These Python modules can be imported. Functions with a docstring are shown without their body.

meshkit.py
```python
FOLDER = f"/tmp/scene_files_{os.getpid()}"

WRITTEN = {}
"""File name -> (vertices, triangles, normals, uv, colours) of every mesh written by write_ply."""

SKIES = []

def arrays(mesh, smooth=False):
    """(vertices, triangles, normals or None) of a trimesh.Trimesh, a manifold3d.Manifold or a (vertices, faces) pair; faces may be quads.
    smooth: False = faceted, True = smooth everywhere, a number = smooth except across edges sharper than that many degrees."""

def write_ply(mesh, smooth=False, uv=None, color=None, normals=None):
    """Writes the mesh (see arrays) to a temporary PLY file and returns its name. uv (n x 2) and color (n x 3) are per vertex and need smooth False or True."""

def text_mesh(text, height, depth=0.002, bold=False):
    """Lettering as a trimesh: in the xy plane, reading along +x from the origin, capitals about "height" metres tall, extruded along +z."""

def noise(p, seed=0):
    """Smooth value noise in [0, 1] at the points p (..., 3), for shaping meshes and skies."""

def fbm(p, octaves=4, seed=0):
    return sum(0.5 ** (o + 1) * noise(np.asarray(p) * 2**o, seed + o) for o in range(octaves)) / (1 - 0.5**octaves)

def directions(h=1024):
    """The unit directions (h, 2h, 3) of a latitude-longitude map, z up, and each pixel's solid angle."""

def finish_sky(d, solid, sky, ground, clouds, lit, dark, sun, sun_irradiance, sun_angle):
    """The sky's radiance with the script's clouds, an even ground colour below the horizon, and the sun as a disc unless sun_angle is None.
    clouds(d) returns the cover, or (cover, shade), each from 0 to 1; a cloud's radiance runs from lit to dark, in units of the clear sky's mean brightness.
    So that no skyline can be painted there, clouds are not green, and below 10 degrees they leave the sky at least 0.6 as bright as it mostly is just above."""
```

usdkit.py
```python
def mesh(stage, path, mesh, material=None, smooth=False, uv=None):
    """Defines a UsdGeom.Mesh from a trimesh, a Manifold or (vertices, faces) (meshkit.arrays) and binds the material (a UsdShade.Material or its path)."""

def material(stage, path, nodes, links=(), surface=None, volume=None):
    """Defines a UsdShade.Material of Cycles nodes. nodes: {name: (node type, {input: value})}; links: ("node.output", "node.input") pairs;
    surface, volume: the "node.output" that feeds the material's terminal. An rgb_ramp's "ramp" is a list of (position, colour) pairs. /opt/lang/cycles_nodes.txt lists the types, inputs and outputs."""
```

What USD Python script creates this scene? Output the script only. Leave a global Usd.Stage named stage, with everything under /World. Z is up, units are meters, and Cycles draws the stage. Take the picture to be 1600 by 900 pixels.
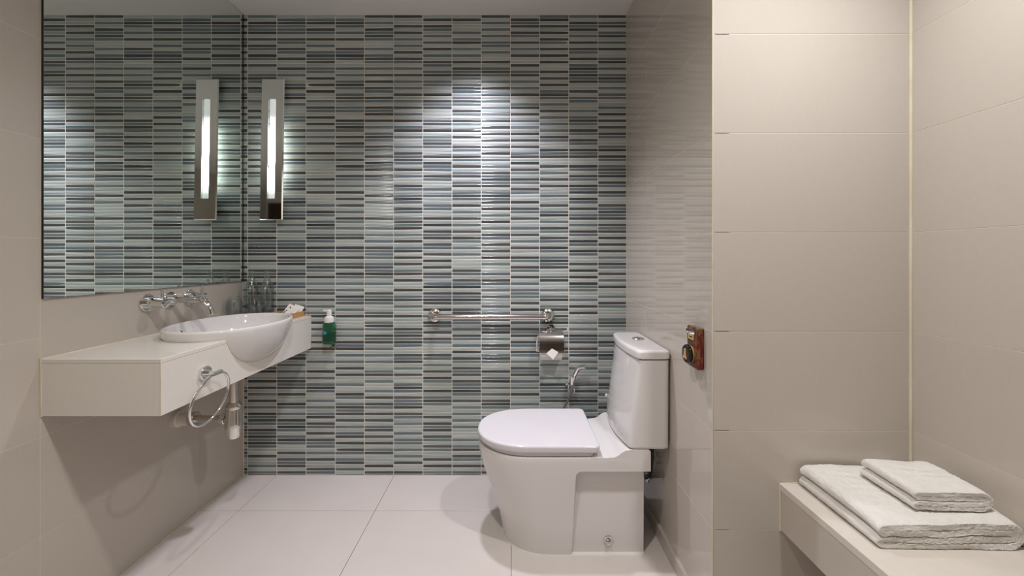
import math, random, numpy as np, trimesh, manifold3d as m3, shapely.geometry as sg, shapely.affinity as sa
import usdkit, meshkit
from pxr import Usd, UsdGeom, UsdLux, UsdShade, Sdf, Gf, Vt

random.seed(7)
rng = np.random.default_rng(7)
stage = Usd.Stage.CreateInMemory()
UsdGeom.SetStageUpAxis(stage, UsdGeom.Tokens.z)
UsdGeom.SetStageMetersPerUnit(stage, 1.0)
UsdGeom.Xform.Define(stage, '/World')

# ------------------------------------------------------------------ camera, lights, exposure
F_PX, VPX, VPY, H = 623.0, 800.0, 402.0, 1.155          # focal length and vanishing point in pixels of 1600 x 900, eye height
cam = UsdGeom.Camera.Define(stage, '/World/camera')
cam.CreateHorizontalApertureAttr(36.0)
cam.CreateVerticalApertureAttr(36.0 * 900 / 1600)
cam.CreateFocalLengthAttr(36.0 * F_PX / 1600)
cam.CreateVerticalApertureOffsetAttr(-(450 - VPY) / 1600 * 36.0)
cam.CreateClippingRangeAttr(Gf.Vec2f(0.02, 50))
xf = UsdGeom.Xformable(cam)
xf.AddTranslateOp().Set(Gf.Vec3d(0, 0, H))
xf.AddRotateXOp().Set(90.0)
cam.CreateExposureAttr(0.50)

YB, Y1 = 2.114, 1.205                   # back wall, return wall
XL, XA, XR = -1.425, 0.606, 1.205       # left wall, alcove wall, right wall
CEIL, YR = 2.438, -2.4

LAMPS = [  # x, y, colour, intensity, half angle, label
    (-0.20, 1.79, (0.885, 0.87, 1.00), 1950.0, 49, 'recessed ceiling downlight above the toilet near the mosaic wall'),
    (-0.29, 0.62, (1.00, 0.97, 0.93), 1300.0, 75, 'recessed ceiling downlight over the middle of the room in front of the basin'),
    (0.76, 0.68, (0.985, 0.985, 1.00), 1420.0, 75, 'recessed ceiling downlight beside the return wall above the towel shelf'),
    (-0.60, -0.60, (1.00, 0.98, 0.95), 300.0, 75, 'recessed ceiling downlight behind the camera'),
]

# ------------------------------------------------------------------ helpers
used = {}
def numbered(path):
    n = used.get(path, 0); used[path] = n + 1
    return path if n == 0 else f'{path}_{n:03d}'
LOC = {}
def tag(p, label=None, cat=None, group=None, kind=None):
    for k, v in (('label', label), ('category', cat), ('group', group), ('kind', kind)):
        if v: p.SetCustomDataByKey(k, v)
    return p
def thing(name, label, cat, loc=(0, 0, 0), group=None, kind=None):
    path = numbered('/World/' + name)
    x = UsdGeom.Xform.Define(stage, path)
    x.AddTranslateOp().Set(Gf.Vec3d(*map(float, loc)))
    LOC[path] = np.array(loc, float)
    return tag(x.GetPrim(), label, cat, group, kind)
def tm(mesh):
    if hasattr(mesh, 'to_mesh'):
        q = mesh.to_mesh()
        return trimesh.Trimesh(np.array(q.vert_properties[:, :3]), np.array(q.tri_verts), process=False)
    if isinstance(mesh, (tuple, list)):
        v, f, _ = meshkit.arrays(mesh)
        return trimesh.Trimesh(v, f, process=False)
    return mesh
def part(parent, name, mesh, mat, smooth=False, label=None, kind=None, tone=None):
    """A mesh given in world coordinates, stored relative to its thing."""
    base = str(parent.GetPath())
    path = numbered(base + '/' + name)
    o = LOC.get(base, np.zeros(3)); LOC[path] = o
    t = tm(mesh).copy(); t.vertices = t.vertices - o
    m = usdkit.mesh(stage, path, t, M[mat], smooth=smooth)
    if tone is not None:
        UsdGeom.PrimvarsAPI(m).CreatePrimvar('tone', Sdf.ValueTypeNames.Float3Array, 'vertex').Set(Vt.Vec3fArray.FromNumpy(np.asarray(tone, np.float32)))
    return tag(m.GetPrim(), label, kind=kind)
def struct(name, mesh, mat, smooth=False, label=None):
    path = numbered('/World/' + name)
    m = usdkit.mesh(stage, path, tm(mesh), M[mat], smooth=smooth)
    LOC[path] = np.zeros(3)
    return tag(m.GetPrim(), label, kind='structure')
def sthing(name, label, cat, mesh, mat, smooth=False, group=None):
    """A top-level thing that is one mesh."""
    path = numbered('/World/' + name)
    m = usdkit.mesh(stage, path, tm(mesh), M[mat], smooth=smooth)
    LOC[path] = np.zeros(3)
    return tag(m.GetPrim(), label, cat, group)

def box(x0, x1, y0, y1, z0, z1):
    b = trimesh.creation.box((x1 - x0, y1 - y0, z1 - z0)); b.apply_translation(((x0 + x1) / 2, (y0 + y1) / 2, (z0 + z1) / 2)); return b
def cbox(x0, x1, y0, y1, z0, z1, r=0.003, seg=12):
    """Box with rounded edges: the hull of eight spheres."""
    r = min(r, (x1 - x0) / 2.01, (y1 - y0) / 2.01, (z1 - z0) / 2.01)
    s = m3.Manifold.sphere(r, seg)
    return m3.Manifold.batch_hull([s.translate((x, y, z)) for x in (x0 + r, x1 - r) for y in (y0 + r, y1 - r) for z in (z0 + r, z1 - r)])
def bev(x0, x1, y0, y1, z0, z1, c, axis):
    """Thin slab whose outward face (axis: '+x','-x','+y','-y','+z') has chamfered edges: 12 + 8 triangles."""
    k = 'xyz'.index(axis[1]); lo, hi = [np.array(q, float) for q in ((x0, y0, z0), (x1, y1, z1))]
    a, b = [i for i in range(3) if i != k]
    s = 1 if axis[0] == '+' else -1
    back, front = (lo[k], hi[k]) if s > 0 else (hi[k], lo[k])
    ring = lambda d, ins: [np.array([(lo[a] + ins if u == 0 else hi[a] - ins) if i == a else (lo[b] + ins if w == 0 else hi[b] - ins) if i == b else d for i in range(3)]) for u, w in ((0, 0), (1, 0), (1, 1), (0, 1))]
    v = np.array(ring(back, 0) + ring(front - s * c, 0) + ring(front, c))
    f = []
    for r in (0, 4):
        for i in range(4):
            j = (i + 1) % 4; f += [(r + i, r + j, r + 4 + j), (r + i, r + 4 + j, r + 4 + i)]
    f += [(8, 9, 10), (8, 10, 11), (0, 2, 1), (0, 3, 2)]
    m = trimesh.Trimesh(v, f, process=False)
    if m.volume < 0: m.invert()
    return m
def tube(pts, r, seg=16, cap=True):
    p = np.array(pts, float); n = len(p); r = np.full(n, r, float) if np.ndim(r) == 0 else np.array(r, float)
    t = np.gradient(p, axis=0); t /= np.linalg.norm(t, axis=1)[:, None]
    u = np.cross(t[0], [0, 0, 1.0]);
    if np.linalg.norm(u) < 0.1: u = np.cross(t[0], [0, 1.0, 0])
    u /= np.linalg.norm(u); a = np.linspace(0, 2 * np.pi, seg, endpoint=False); v = []
    for i in range(n):
        u = u - t[i] * (u @ t[i]); u /= np.linalg.norm(u); w = np.cross(t[i], u)
        v.append(p[i] + r[i] * (np.cos(a)[:, None] * u + np.sin(a)[:, None] * w))
    v = np.vstack(v); f = []
    for i in range(n - 1):
        for j in range(seg):
            k = (j + 1) % seg; A, B, C, D = i * seg + j, i * seg + k, (i + 1) * seg + k, (i + 1) * seg + j
            f += [(A, B, C), (A, C, D)]
    if cap:
        for i, s in ((0, -1), (n - 1, 1)):
            c = len(v); v = np.vstack([v, p[i]])
            for j in range(seg):
                k = (j + 1) % seg; f.append((c, i * seg + j, i * seg + k)[::s])
    m = trimesh.Trimesh(v, f, process=False)
    if cap and m.volume < 0: m.invert()
    return m
def bez(p0, p1, p2, p3, n=14):
    t = np.linspace(0, 1, n)[:, None]; p0, p1, p2, p3 = map(np.array, (p0, p1, p2, p3))
    return (1 - t) ** 3 * p0 + 3 * (1 - t) ** 2 * t * p1 + 3 * (1 - t) * t * t * p2 + t ** 3 * p3
def lathe(profile, origin, axis=(0, 0, 1), seg=40):
    """profile: (radius, height along the axis) pairs; closes itself where the radius is 0."""
    pr = np.array(profile, float); a = np.linspace(0, 2 * np.pi, seg, endpoint=False)
    v = np.vstack([np.stack([r * np.cos(a), r * np.sin(a), np.full(seg, h)], 1) for r, h in pr]); f = []
    for i in range(len(pr) - 1):
        for j in range(seg):
            k = (j + 1) % seg; A, B, C, D = i * seg + j, i * seg + k, (i + 1) * seg + k, (i + 1) * seg + j
            f += [(A, B, C), (A, C, D)]
    m = trimesh.Trimesh(v, f, process=True); m.update_faces(m.nondegenerate_faces())
    m.apply_transform(trimesh.geometry.align_vectors([0, 0, 1], np.array(axis, float) / np.linalg.norm(axis)))
    m.apply_translation(origin)
    if m.volume < 0: m.invert()
    return m
def loft(sections, closed=True):
    """Skin of equally sized rings of points, capped by fans."""
    n = len(sections[0]); v = np.vstack(sections); f = []
    for i in range(len(sections) - 1):
        for j in range(n):
            k = (j + 1) % n; A, B, C, D = i * n + j, i * n + k, (i + 1) * n + k, (i + 1) * n + j
            f += [(A, B, C), (A, C, D)]
    if closed:
        for i, s in ((0, -1), (len(sections) - 1, 1)):
            c = len(v); v = np.vstack([v, sections[i].mean(0)])
            for j in range(n): f.append((c, i * n + j, i * n + (j + 1) % n)[::s])
    m = trimesh.Trimesh(v, f, process=False)
    if m.volume < 0: m.invert()
    return m
def man(t):
    t = tm(t); t = t.copy(); t.merge_vertices()
    return m3.Manifold(m3.Mesh(np.asarray(t.vertices, np.float32), np.asarray(t.faces, np.uint32)))
def cat(*ms): return trimesh.util.concatenate([tm(m) for m in ms])
def extr_y(poly, y0, y1):
    """Polygon in the x-z plane, extruded along y."""
    t = trimesh.creation.extrude_polygon(poly, y1 - y0, engine='earcut'); v = t.vertices.copy()
    t.vertices = np.stack([v[:, 0], y1 - v[:, 2], v[:, 1]], 1)
    if t.volume < 0: t.invert()
    return t
def extr_x(poly, x0, x1):
    """Polygon in the y-z plane, extruded along x."""
    t = trimesh.creation.extrude_polygon(poly, x1 - x0, engine='earcut'); v = t.vertices.copy()
    t.vertices = np.stack([x0 + v[:, 2], v[:, 0], v[:, 1]], 1)
    if t.volume < 0: t.invert()
    return t

# ------------------------------------------------------------------ materials
def lin(r, g, b):
    c = np.array([r, g, b]) / 255.0
    return tuple(np.where(c <= 0.04045, c / 12.92, ((c + 0.055) / 1.055) ** 2.4))
M = {}
def plain(name, color, rough=0.5, metal=0.0, **kw):
    M[name] = usdkit.material(stage, '/World/Looks/' + name, {'p': ('principled_bsdf', dict(base_color=color, roughness=rough, metallic=metal, **kw))}, [], surface='p.BSDF')
def mottled(name, c1, c2, rough, scale=(8, 8, 8), bump=0.0, bscale=400, bdist=0.0005, detail=4, **kw):
    n = {'g': ('geometry', {}), 'm': ('mapping', {'scale': scale}), 't': ('noise_texture', {'scale': 1.0, 'detail': detail, 'roughness': 0.6}),
         'r': ('rgb_ramp', {'ramp': [(0.25, c1), (0.75, c2)]}), 'p': ('principled_bsdf', dict(roughness=rough, **kw))}
    l = [('g.position', 'm.vector'), ('m.vector', 't.vector'), ('t.fac', 'r.fac'), ('r.color', 'p.base_color')]
    if bump:
        n['b'] = ('noise_texture', {'scale': bscale, 'detail': 3}); n['u'] = ('bump', {'strength': bump, 'distance': bdist})
        l += [('g.position', 'b.vector'), ('b.fac', 'u.height'), ('u.normal', 'p.normal')]
    M[name] = usdkit.material(stage, '/World/Looks/' + name, n, l, surface='p.BSDF')
def linen(name, c, rough, spec=0.5, seed=0.0):
    """Beige porcelain with a faint woven print."""
    lo, hi = tuple(np.array(c) * 0.95), tuple(np.array(c) * 1.05)
    n = {'g': ('geometry', {}), 'm1': ('mapping', {'scale': (60, 60, 900)}), 'm2': ('mapping', {'scale': (900, 900, 40)}),
         't1': ('noise_texture', {'scale': 1.0, 'detail': 2}), 't2': ('noise_texture', {'scale': 1.0, 'detail': 2}),
         'a': ('mix', {'fac': 0.5}), 'r': ('rgb_ramp', {'ramp': [(0.3, lo), (0.7, hi)]}),
         'oi': ('object_info', {}), 'v': ('map_range', {'from_min': 0, 'from_max': 1, 'to_min': 0.975, 'to_max': 1.025}),
         'hs': ('hsv', {}), 'p': ('principled_bsdf', dict(roughness=rough, specular_ior_level=spec))}
    l = [('g.position', 'm1.vector'), ('g.position', 'm2.vector'), ('m1.vector', 't1.vector'), ('m2.vector', 't2.vector'),
         ('t1.color', 'a.color1'), ('t2.color', 'a.color2'), ('a.color', 'r.fac'), ('oi.random', 'v.value'), ('v.result', 'hs.value'),
         ('r.color', 'hs.color'), ('hs.color', 'p.base_color')]
    M[name] = usdkit.material(stage, '/World/Looks/' + name, n, l, surface='p.BSDF')
BEIGE = lin(196, 187, 176)
linen('wall_tile_beige', BEIGE, 0.16, 0.4)
linen('wall_tile_polished', BEIGE, 0.035, 0.9)
linen('shelf_stone', lin(212, 204, 194), 0.2, 0.4)
linen('counter_stone', lin(226, 220, 211), 0.10, 0.5)
mottled('floor_tile', lin(213, 204, 198), lin(220, 211, 205), 0.22, (3, 3, 3))
plain('wall_grout', lin(222, 213, 196), 0.8)
plain('floor_grout', lin(120, 105, 92), 0.9)
mottled('mosaic_grout', lin(212, 208, 199), lin(224, 220, 210), 0.8, (20, 20, 20))
mottled('cream_sealant', lin(205, 192, 165), lin(226, 216, 196), 0.6, (9, 9, 9))
mottled('ceiling_paint', lin(226, 223, 220), lin(230, 227, 224), 0.9, (4, 4, 4))
M['mosaic_glass'] = usdkit.material(stage, '/World/Looks/mosaic_glass', {
    'a': ('attribute', {'attribute': 'tone'}), 'g': ('geometry', {}), 'm': ('mapping', {'scale': (9, 9, 330)}),
    't': ('noise_texture', {'scale': 1.0, 'detail': 3}), 'v': ('map_range', {'from_min': 0.25, 'from_max': 0.75, 'to_min': 0.84, 'to_max': 1.16}),
    'h': ('hsv', {}), 'bm': ('mapping', {'scale': (14, 14, 60)}), 'bn': ('noise_texture', {'scale': 1.0, 'detail': 1}), 'bu': ('bump', {'strength': 0.12, 'distance': 0.001}),
    'p': ('principled_bsdf', {'roughness': 0.11, 'specular_ior_level': 0.5})},
    [('g.position', 'm.vector'), ('m.vector', 't.vector'), ('t.fac', 'v.value'), ('v.result', 'h.value'), ('a.color', 'h.color'), ('h.color', 'p.base_color'),
     ('g.position', 'bm.vector'), ('bm.vector', 'bn.vector'), ('bn.fac', 'bu.height'), ('bu.normal', 'p.normal')], surface='p.BSDF')
plain('ceramic', lin(224, 220, 217), 0.06, coat_weight=0.3)
plain('seat_plastic', lin(222, 217, 220), 0.13)
plain('chrome', (0.80, 0.80, 0.80), 0.06, 1.0)
plain('steel_polished', (0.66, 0.63, 0.60), 0.16, 1.0)
plain('worn_chrome', (0.66, 0.63, 0.59), 0.13, 1.0)
plain('mirror_silver', (0.82, 0.875, 0.845), 0.0, 1.0)
plain('mirror_edge', lin(30, 34, 32), 0.3)
plain('plate_mirror', (0.80, 0.82, 0.81), 0.03, 1.0)
plain('pvc', lin(226, 219, 208), 0.45)
plain('rubber', lin(36, 34, 33), 0.5)
plain('white_plastic', lin(232, 228, 222), 0.35)
plain('paper', lin(236, 230, 222), 0.9)
plain('ink', lin(28, 27, 27), 0.7)
plain('bracket_grey', lin(150, 140, 128), 0.4, 0.3)
plain('label_blue', lin(74, 92, 120), 0.4)
plain('label_teal', lin(40, 150, 170), 0.4)
plain('green_liquid', lin(4, 80, 50), 0.12, coat_weight=0.6)
plain('green_label', lin(5, 62, 40), 0.35)
M['glass'] = usdkit.material(stage, '/World/Looks/glass', {'f': ('layer_weight', {'blend': 0.5}), 'k': ('math', {'math_type': 'power', 'value2': 3.0}), 'q': ('math', {'math_type': 'multiply', 'value2': 0.75}), 'z': ('math', {'math_type': 'add', 'value2': 0.09}),
    't': ('transparent_bsdf', {'color': (0.93, 0.95, 0.945)}), 'g': ('glossy_bsdf', {'color': (0.95, 0.97, 0.97), 'roughness': 0.0}), 'm': ('mix_closure', {})},
    [('f.facing', 'k.value1'), ('k.value', 'q.value1'), ('q.value', 'z.value1'), ('z.value', 'm.fac'), ('t.BSDF', 'm.closure1'), ('g.BSDF', 'm.closure2')], surface='m.closure')
plain('tag_yellow', lin(206, 178, 112), 0.5)
plain('black_lacquer', lin(18, 17, 17), 0.18)
mottled('wood_light', lin(196, 142, 84), lin(214, 164, 104), 0.5, (60, 60, 12))
mottled('wood_tray', lin(176, 128, 70), lin(204, 158, 98), 0.5, (14, 120, 120))
mottled('wood_dark', lin(52, 36, 28), lin(78, 54, 40), 0.35, (20, 20, 2.5))
M['wood_plaque'] = usdkit.material(stage, '/World/Looks/wood_plaque', {'g': ('geometry', {}), 'm': ('mapping', {'scale': (70, 45, 16)}), 't': ('noise_texture', {'scale': 1.0, 'detail': 3}),
    'r': ('rgb_ramp', {'ramp': [(0.30, lin(60, 30, 20)), (0.46, lin(96, 62, 38)), (0.52, lin(128, 92, 56)), (0.56, lin(112, 26, 14)), (0.75, lin(84, 20, 12))]}), 'p': ('principled_bsdf', {'roughness': 0.15, 'coat_weight': 0.4})},
    [('g.position', 'm.vector'), ('m.vector', 't.vector'), ('t.fac', 'r.fac'), ('r.color', 'p.base_color')], surface='p.BSDF')
mottled('terry', lin(233, 228, 221), lin(242, 238, 232), 0.95, (60, 60, 60), bump=1.0, bscale=520, bdist=0.0022, sheen_weight=0.25)
plain('downlight_metal', lin(225, 222, 216), 0.35)
# lamp glass: brightest along its middle where the tube sits inside
def glow(name, zmid, half, strength, color):
    M[name] = usdkit.material(stage, '/World/Looks/' + name, {
        'g': ('geometry', {}), 's': ('separate_xyz', {}), 'd': ('math', {'math_type': 'subtract', 'value2': zmid}), 'a': ('math', {'math_type': 'absolute'}),
        'r': ('map_range', {'range_type': 'smoothstep', 'from_min': half * 0.55, 'from_max': half * 1.30, 'to_min': strength, 'to_max': strength * 0.06, 'clamp': True}),
        'p': ('principled_bsdf', {'base_color': (0.8, 0.83, 0.8), 'roughness': 0.3, 'emission_color': color})},
        [('g.position', 's.vector'), ('s.z', 'd.value1'), ('d.value', 'a.value1'), ('a.value', 'r.value'), ('r.result', 'p.emission_strength')], surface='p.BSDF')
glow('lamp_glass', 1.155 + (402 - 246) / 294.7, 0.165, 5.0, (0.93, 1.0, 0.95))

plain('shade_glow', (0.8, 0.8, 0.78), 0.3, emission_color=(1.0, 0.96, 0.9), emission_strength=8.0)
# ------------------------------------------------------------------ room shell
floor = struct('floor', box(XL - 0.3, XR + 0.3, YR - 0.2, YB + 0.3, -0.06, -0.0015), 'floor_grout')
FP = 0.622
fy = [1.818 - FP * k for k in range(-1, 8)]
fx = [-0.003 + FP * k for k in range(-4, 4)]
for i in range(len(fx) - 1):
    for j in range(len(fy) - 1):
        x0, x1, y0, y1 = max(fx[i], XL) + 0.001, min(fx[i + 1], XR) - 0.001, max(fy[j + 1], YR) + 0.001, min(fy[j], YB) - 0.001
        if x1 - x0 < 0.02 or y1 - y0 < 0.02 or (x0 > XA + 0.02 and y0 > Y1): continue
        part(floor, 'floor_tile', bev(x0, x1, y0, y1, -0.004, 0.0, 0.0008, '+z'), 'floor_tile')
struct('ceiling', box(XL - 0.3, XR + 0.3, YR - 0.2, YB + 0.3, CEIL, CEIL + 0.06), 'ceiling_paint')

TW, G = 0.60, 0.0008
def tiled(name, fixed, axis, a0, a1, aorg, zorg, mat, pitch=0.2995, depth=0.2, base0=None):
    """A wall in the plane x = fixed or y = fixed facing axis, with its tiles proud of the grout bed."""
    s = 1 if axis[0] == '+' else -1; g = 0.0005; back = fixed - s * depth
    lo, hi = min(back, fixed - s * g), max(back, fixed - s * g)
    def slab(a, b, z0, z1, f0, f1, c=None):
        f0, f1 = min(f0, f1), max(f0, f1)
        args = (f0, f1, a, b, z0, z1) if axis[1] == 'x' else (a, b, f0, f1, z0, z1)
        return box(*args) if c is None else bev(*args, c, axis)
    w = struct(name, slab(a0 if base0 is None else base0, a1, 0, CEIL, lo, hi), 'wall_grout')
    k0 = math.floor((a0 - aorg) / TW); k1 = math.ceil((a1 - aorg) / TW)
    r0 = math.floor((0 - zorg) / pitch); r1 = math.ceil((CEIL - zorg) / pitch)
    for k in range(k0, k1):
        for r in range(r0, r1):
            p, q = max(a0, aorg + k * TW + G), min(a1, aorg + (k + 1) * TW - G)
            z0, z1 = max(0.0, zorg + r * pitch + G), min(CEIL, zorg + (r + 1) * pitch - G)
            if name == 'wall_left' and k >= 0 and abs(z1 - 0.911) < 0.004: continue
            if name == 'wall_left' and k >= 0 and abs(z0 - 0.912) < 0.004: z0 = zorg + (r - 1) * pitch + G   # one tall piece behind the counter
            if q - p < 0.006 or z1 - z0 < 0.006: continue
            part(w, 'wall_tile', slab(p, q, z0, z1, fixed - s * 0.007, fixed, 0.0003), mat)
    return w
tiled('wall_left', XL, '+x', YR, YB, Y1, 0.010, 'wall_tile_beige', pitch=0.3005)
tiled('wall_alcove', XA, '-x', Y1 + 0.0005, YB, Y1, 0.0325, 'wall_tile_polished', depth=0.05)
tiled('wall_return', Y1, '-y', XA, XR, XA + 0.002, 0.0325, 'wall_tile_beige', depth=0.05, base0=XA + 0.008)
tiled('wall_right', XR, '-x', YR, Y1, Y1, 0.0325, 'wall_tile_beige')
struct('wall_rear', box(XL - 0.2, XR + 0.2, YR - 0.15, YR, 0, CEIL), 'ceiling_paint')

# mosaic wall
wb = struct('wall_back', box(XL - 0.2, XA + 0.05, YB - 0.0030, YB + 0.2, 0, CEIL), 'mosaic_grout')
CP, RP, VG, HG = 0.15456, 0.01724, 0.0036, 0.0032
TONES = {'light': [lin(178, 187, 184), lin(170, 180, 176), lin(184, 191, 187)], 'mid': [lin(112, 125, 132), lin(105, 119, 127), lin(114, 130, 132), lin(110, 125, 127)],
         'dark': [lin(79, 83, 84), lin(87, 91, 93), lin(73, 77, 78)]}
NEXT = {'light': (('dark', .42), ('mid', .40), ('light', .18)), 'mid': (('light', .62), ('dark', .32), ('mid', .06)), 'dark': (('light', .58), ('mid', .40), ('dark', .02))}
def strip(x0, x1, z0, z1, tilt_x, tilt_z):
    """A glass strip with a pillowed front, facing -y."""
    c = 0.0016; zc, h = (z0 + z1) / 2, (z1 - z0) / 2
    prof = [(-1.0, 0.0012), (-0.92, 0.0004), (-0.70, 0.00005), (0, 0.0), (0.70, 0.00005), (0.92, 0.0004), (1.0, 0.0012)]
    v = []; n = len(prof)
    for xx, ex in ((x0, 1), (x0 + c, 0), (x1 - c, 0), (x1, 1)):
        for a, d in prof:
            v.append((xx, YB - 0.004 + d + 0.0009 * ex + (xx - (x0 + x1) / 2) * tilt_x + a * h * tilt_z, zc + a * h))
    nb = len(v)
    for xx in (x0, x1):
        for a in (-1, 1): v.append((xx, YB + 0.002, zc + a * h))
    f = []
    for i in range(3):
        for j in range(n - 1):
            A, B, C, D = i * n + j, i * n + j + 1, (i + 1) * n + j + 1, (i + 1) * n + j
            f += [(A, C, B), (A, D, C)]
    L = 3 * n
    f += [(0, nb + 2, L), (0, nb, nb + 2), (n - 1, L + n - 1, nb + 3), (n - 1, nb + 3, nb + 1)]
    f += [(0, n - 1, nb + 1), (0, nb + 1, nb), (L, nb + 3, L + n - 1), (L, nb + 2, nb + 3)]
    return np.array(v), np.array(f)
PARTCOLS, rest_v, rest_f, rest_c, rest_n = set(range(5, 11)), [], [], [], 0
nrows = int(CEIL / RP) + 1
xk = [0.1459 + CP * k for k in range(-11, 4)]
col = 0
for k in range(len(xk) - 1):
    x0, x1 = max(xk[k] + VG / 2, XL + 0.002), min(xk[k + 1] - VG / 2, XA - 0.002)
    if x1 - x0 < 0.004: continue
    col += 1; state = random.choice(list(NEXT)); ctilt = random.uniform(-0.006, 0.006)
    for r in range(nrows):
        z1 = CEIL - r * RP - HG / 2; z0 = max(z1 - RP + HG, 0.0015)
        if z1 - z0 < 0.003: continue
        q, acc = random.random(), 0
        for s, pbb in NEXT[state]:
            acc += pbb
            if q <= acc: break
        state = s
        c = np.array(random.choice(TONES[state])) * random.uniform(0.93, 1.07)
        v, f = strip(x0, x1, z0, z1, ctilt + random.gauss(0, 0.003), random.gauss(0, 0.006))
        if col in PARTCOLS and 14 <= r < 64:
            part(wb, 'mosaic_tile', (v, f), 'mosaic_glass', smooth=True, tone=np.tile(c, (len(v), 1)))
        else:
            rest_v.append(v); rest_f.append(f + rest_n); rest_n += len(v); rest_c.append(np.tile(c, (len(v), 1)))
part(wb, 'mosaic_field', (np.vstack(rest_v), np.vstack(rest_f)), 'mosaic_glass', smooth=True, kind='stuff', tone=np.vstack(rest_c), label='grey and blue glass mosaic strips around the middle of the wall')

# sealant beads in the corners
struct('trim_1', tube([(XL + 0.003, YB - 0.003, 0.0), (XL + 0.003, YB - 0.003, 0.675)], 0.005, 8), 'cream_sealant')
struct('trim_2', tube([(XR - 0.003, Y1 - 0.003, 0.0), (XR - 0.003, Y1 - 0.003, CEIL)], 0.0045, 8), 'cream_sealant')
struct('trim_3', tube([(XA + 0.0005, Y1 + 0.0005, 0.0), (XA + 0.0005, Y1 + 0.0005, CEIL)], 0.0018, 8), 'cream_sealant')
struct('trim_4', box(XL, XA, YB - 0.006, YB, 0, 0.0035), 'cream_sealant')
struct('trim_5', tube([(XL + 0.001, YR, 0.0), (XL + 0.001, YB, 0.0)], 0.0025, 8), 'cream_sealant')
struct('trim_6', tube([(XL + 0.002, Y1 + 0.001, 0.672), (XL + 0.002, Y1 - 0.001, 0.85)], 0.003, 8), 'cream_sealant')
pb = sg.Polygon([(XA, 0), (XA - 0.009, 0), (XA - 0.009, 0.052), (XA - 0.006, 0.058), (XA, 0.058)])
struct('baseboard_right', extr_y(pb, Y1, YB - 0.006), 'wall_tile_beige')

# ------------------------------------------------------------------ downlights
for lx, ly, colr, inten, half, lab in LAMPS:
    t = thing('ceiling_downlight', lab, 'ceiling light', (lx, ly, CEIL))
    part(t, 'trim_ring', lathe([(0.046, 0), (0.046, -0.003), (0.055, -0.004), (0.060, 0.0), (0.046, 0)], (lx, ly, CEIL)), 'downlight_metal', 30)
    p = str(t.GetPath()) + '/lamp'
    L = UsdLux.SphereLight.Define(stage, p)
    L.CreateRadiusAttr(0.045); L.CreateIntensityAttr(inten * (28 / 45) ** 2); L.CreateNormalizeAttr(False); L.CreateColorAttr(Gf.Vec3f(*colr))
    sh = UsdLux.ShapingAPI.Apply(L.GetPrim()); sh.CreateShapingConeAngleAttr(float(half)); sh.CreateShapingConeSoftnessAttr(1.0)
    L.AddTranslateOp().Set(Gf.Vec3d(0, 0, -0.05))

wl = thing('frosted_wall_lamp', 'tall frosted lamp on the left wall behind the camera', 'wall lamp', (XL, -0.2, 1.6))
part(wl, 'back_plate', cbox(XL, XL + 0.02, -0.25, -0.15, 1.56, 2.16, 0.004), 'chrome', 30)
part(wl, 'frosted_shade', lathe([(0, 1.60), (0.028, 1.60), (0.032, 1.605), (0.032, 2.115), (0.028, 2.12), (0, 2.12)], (XL + 0.055, -0.2, 0)), 'shade_glow', 30)

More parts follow.
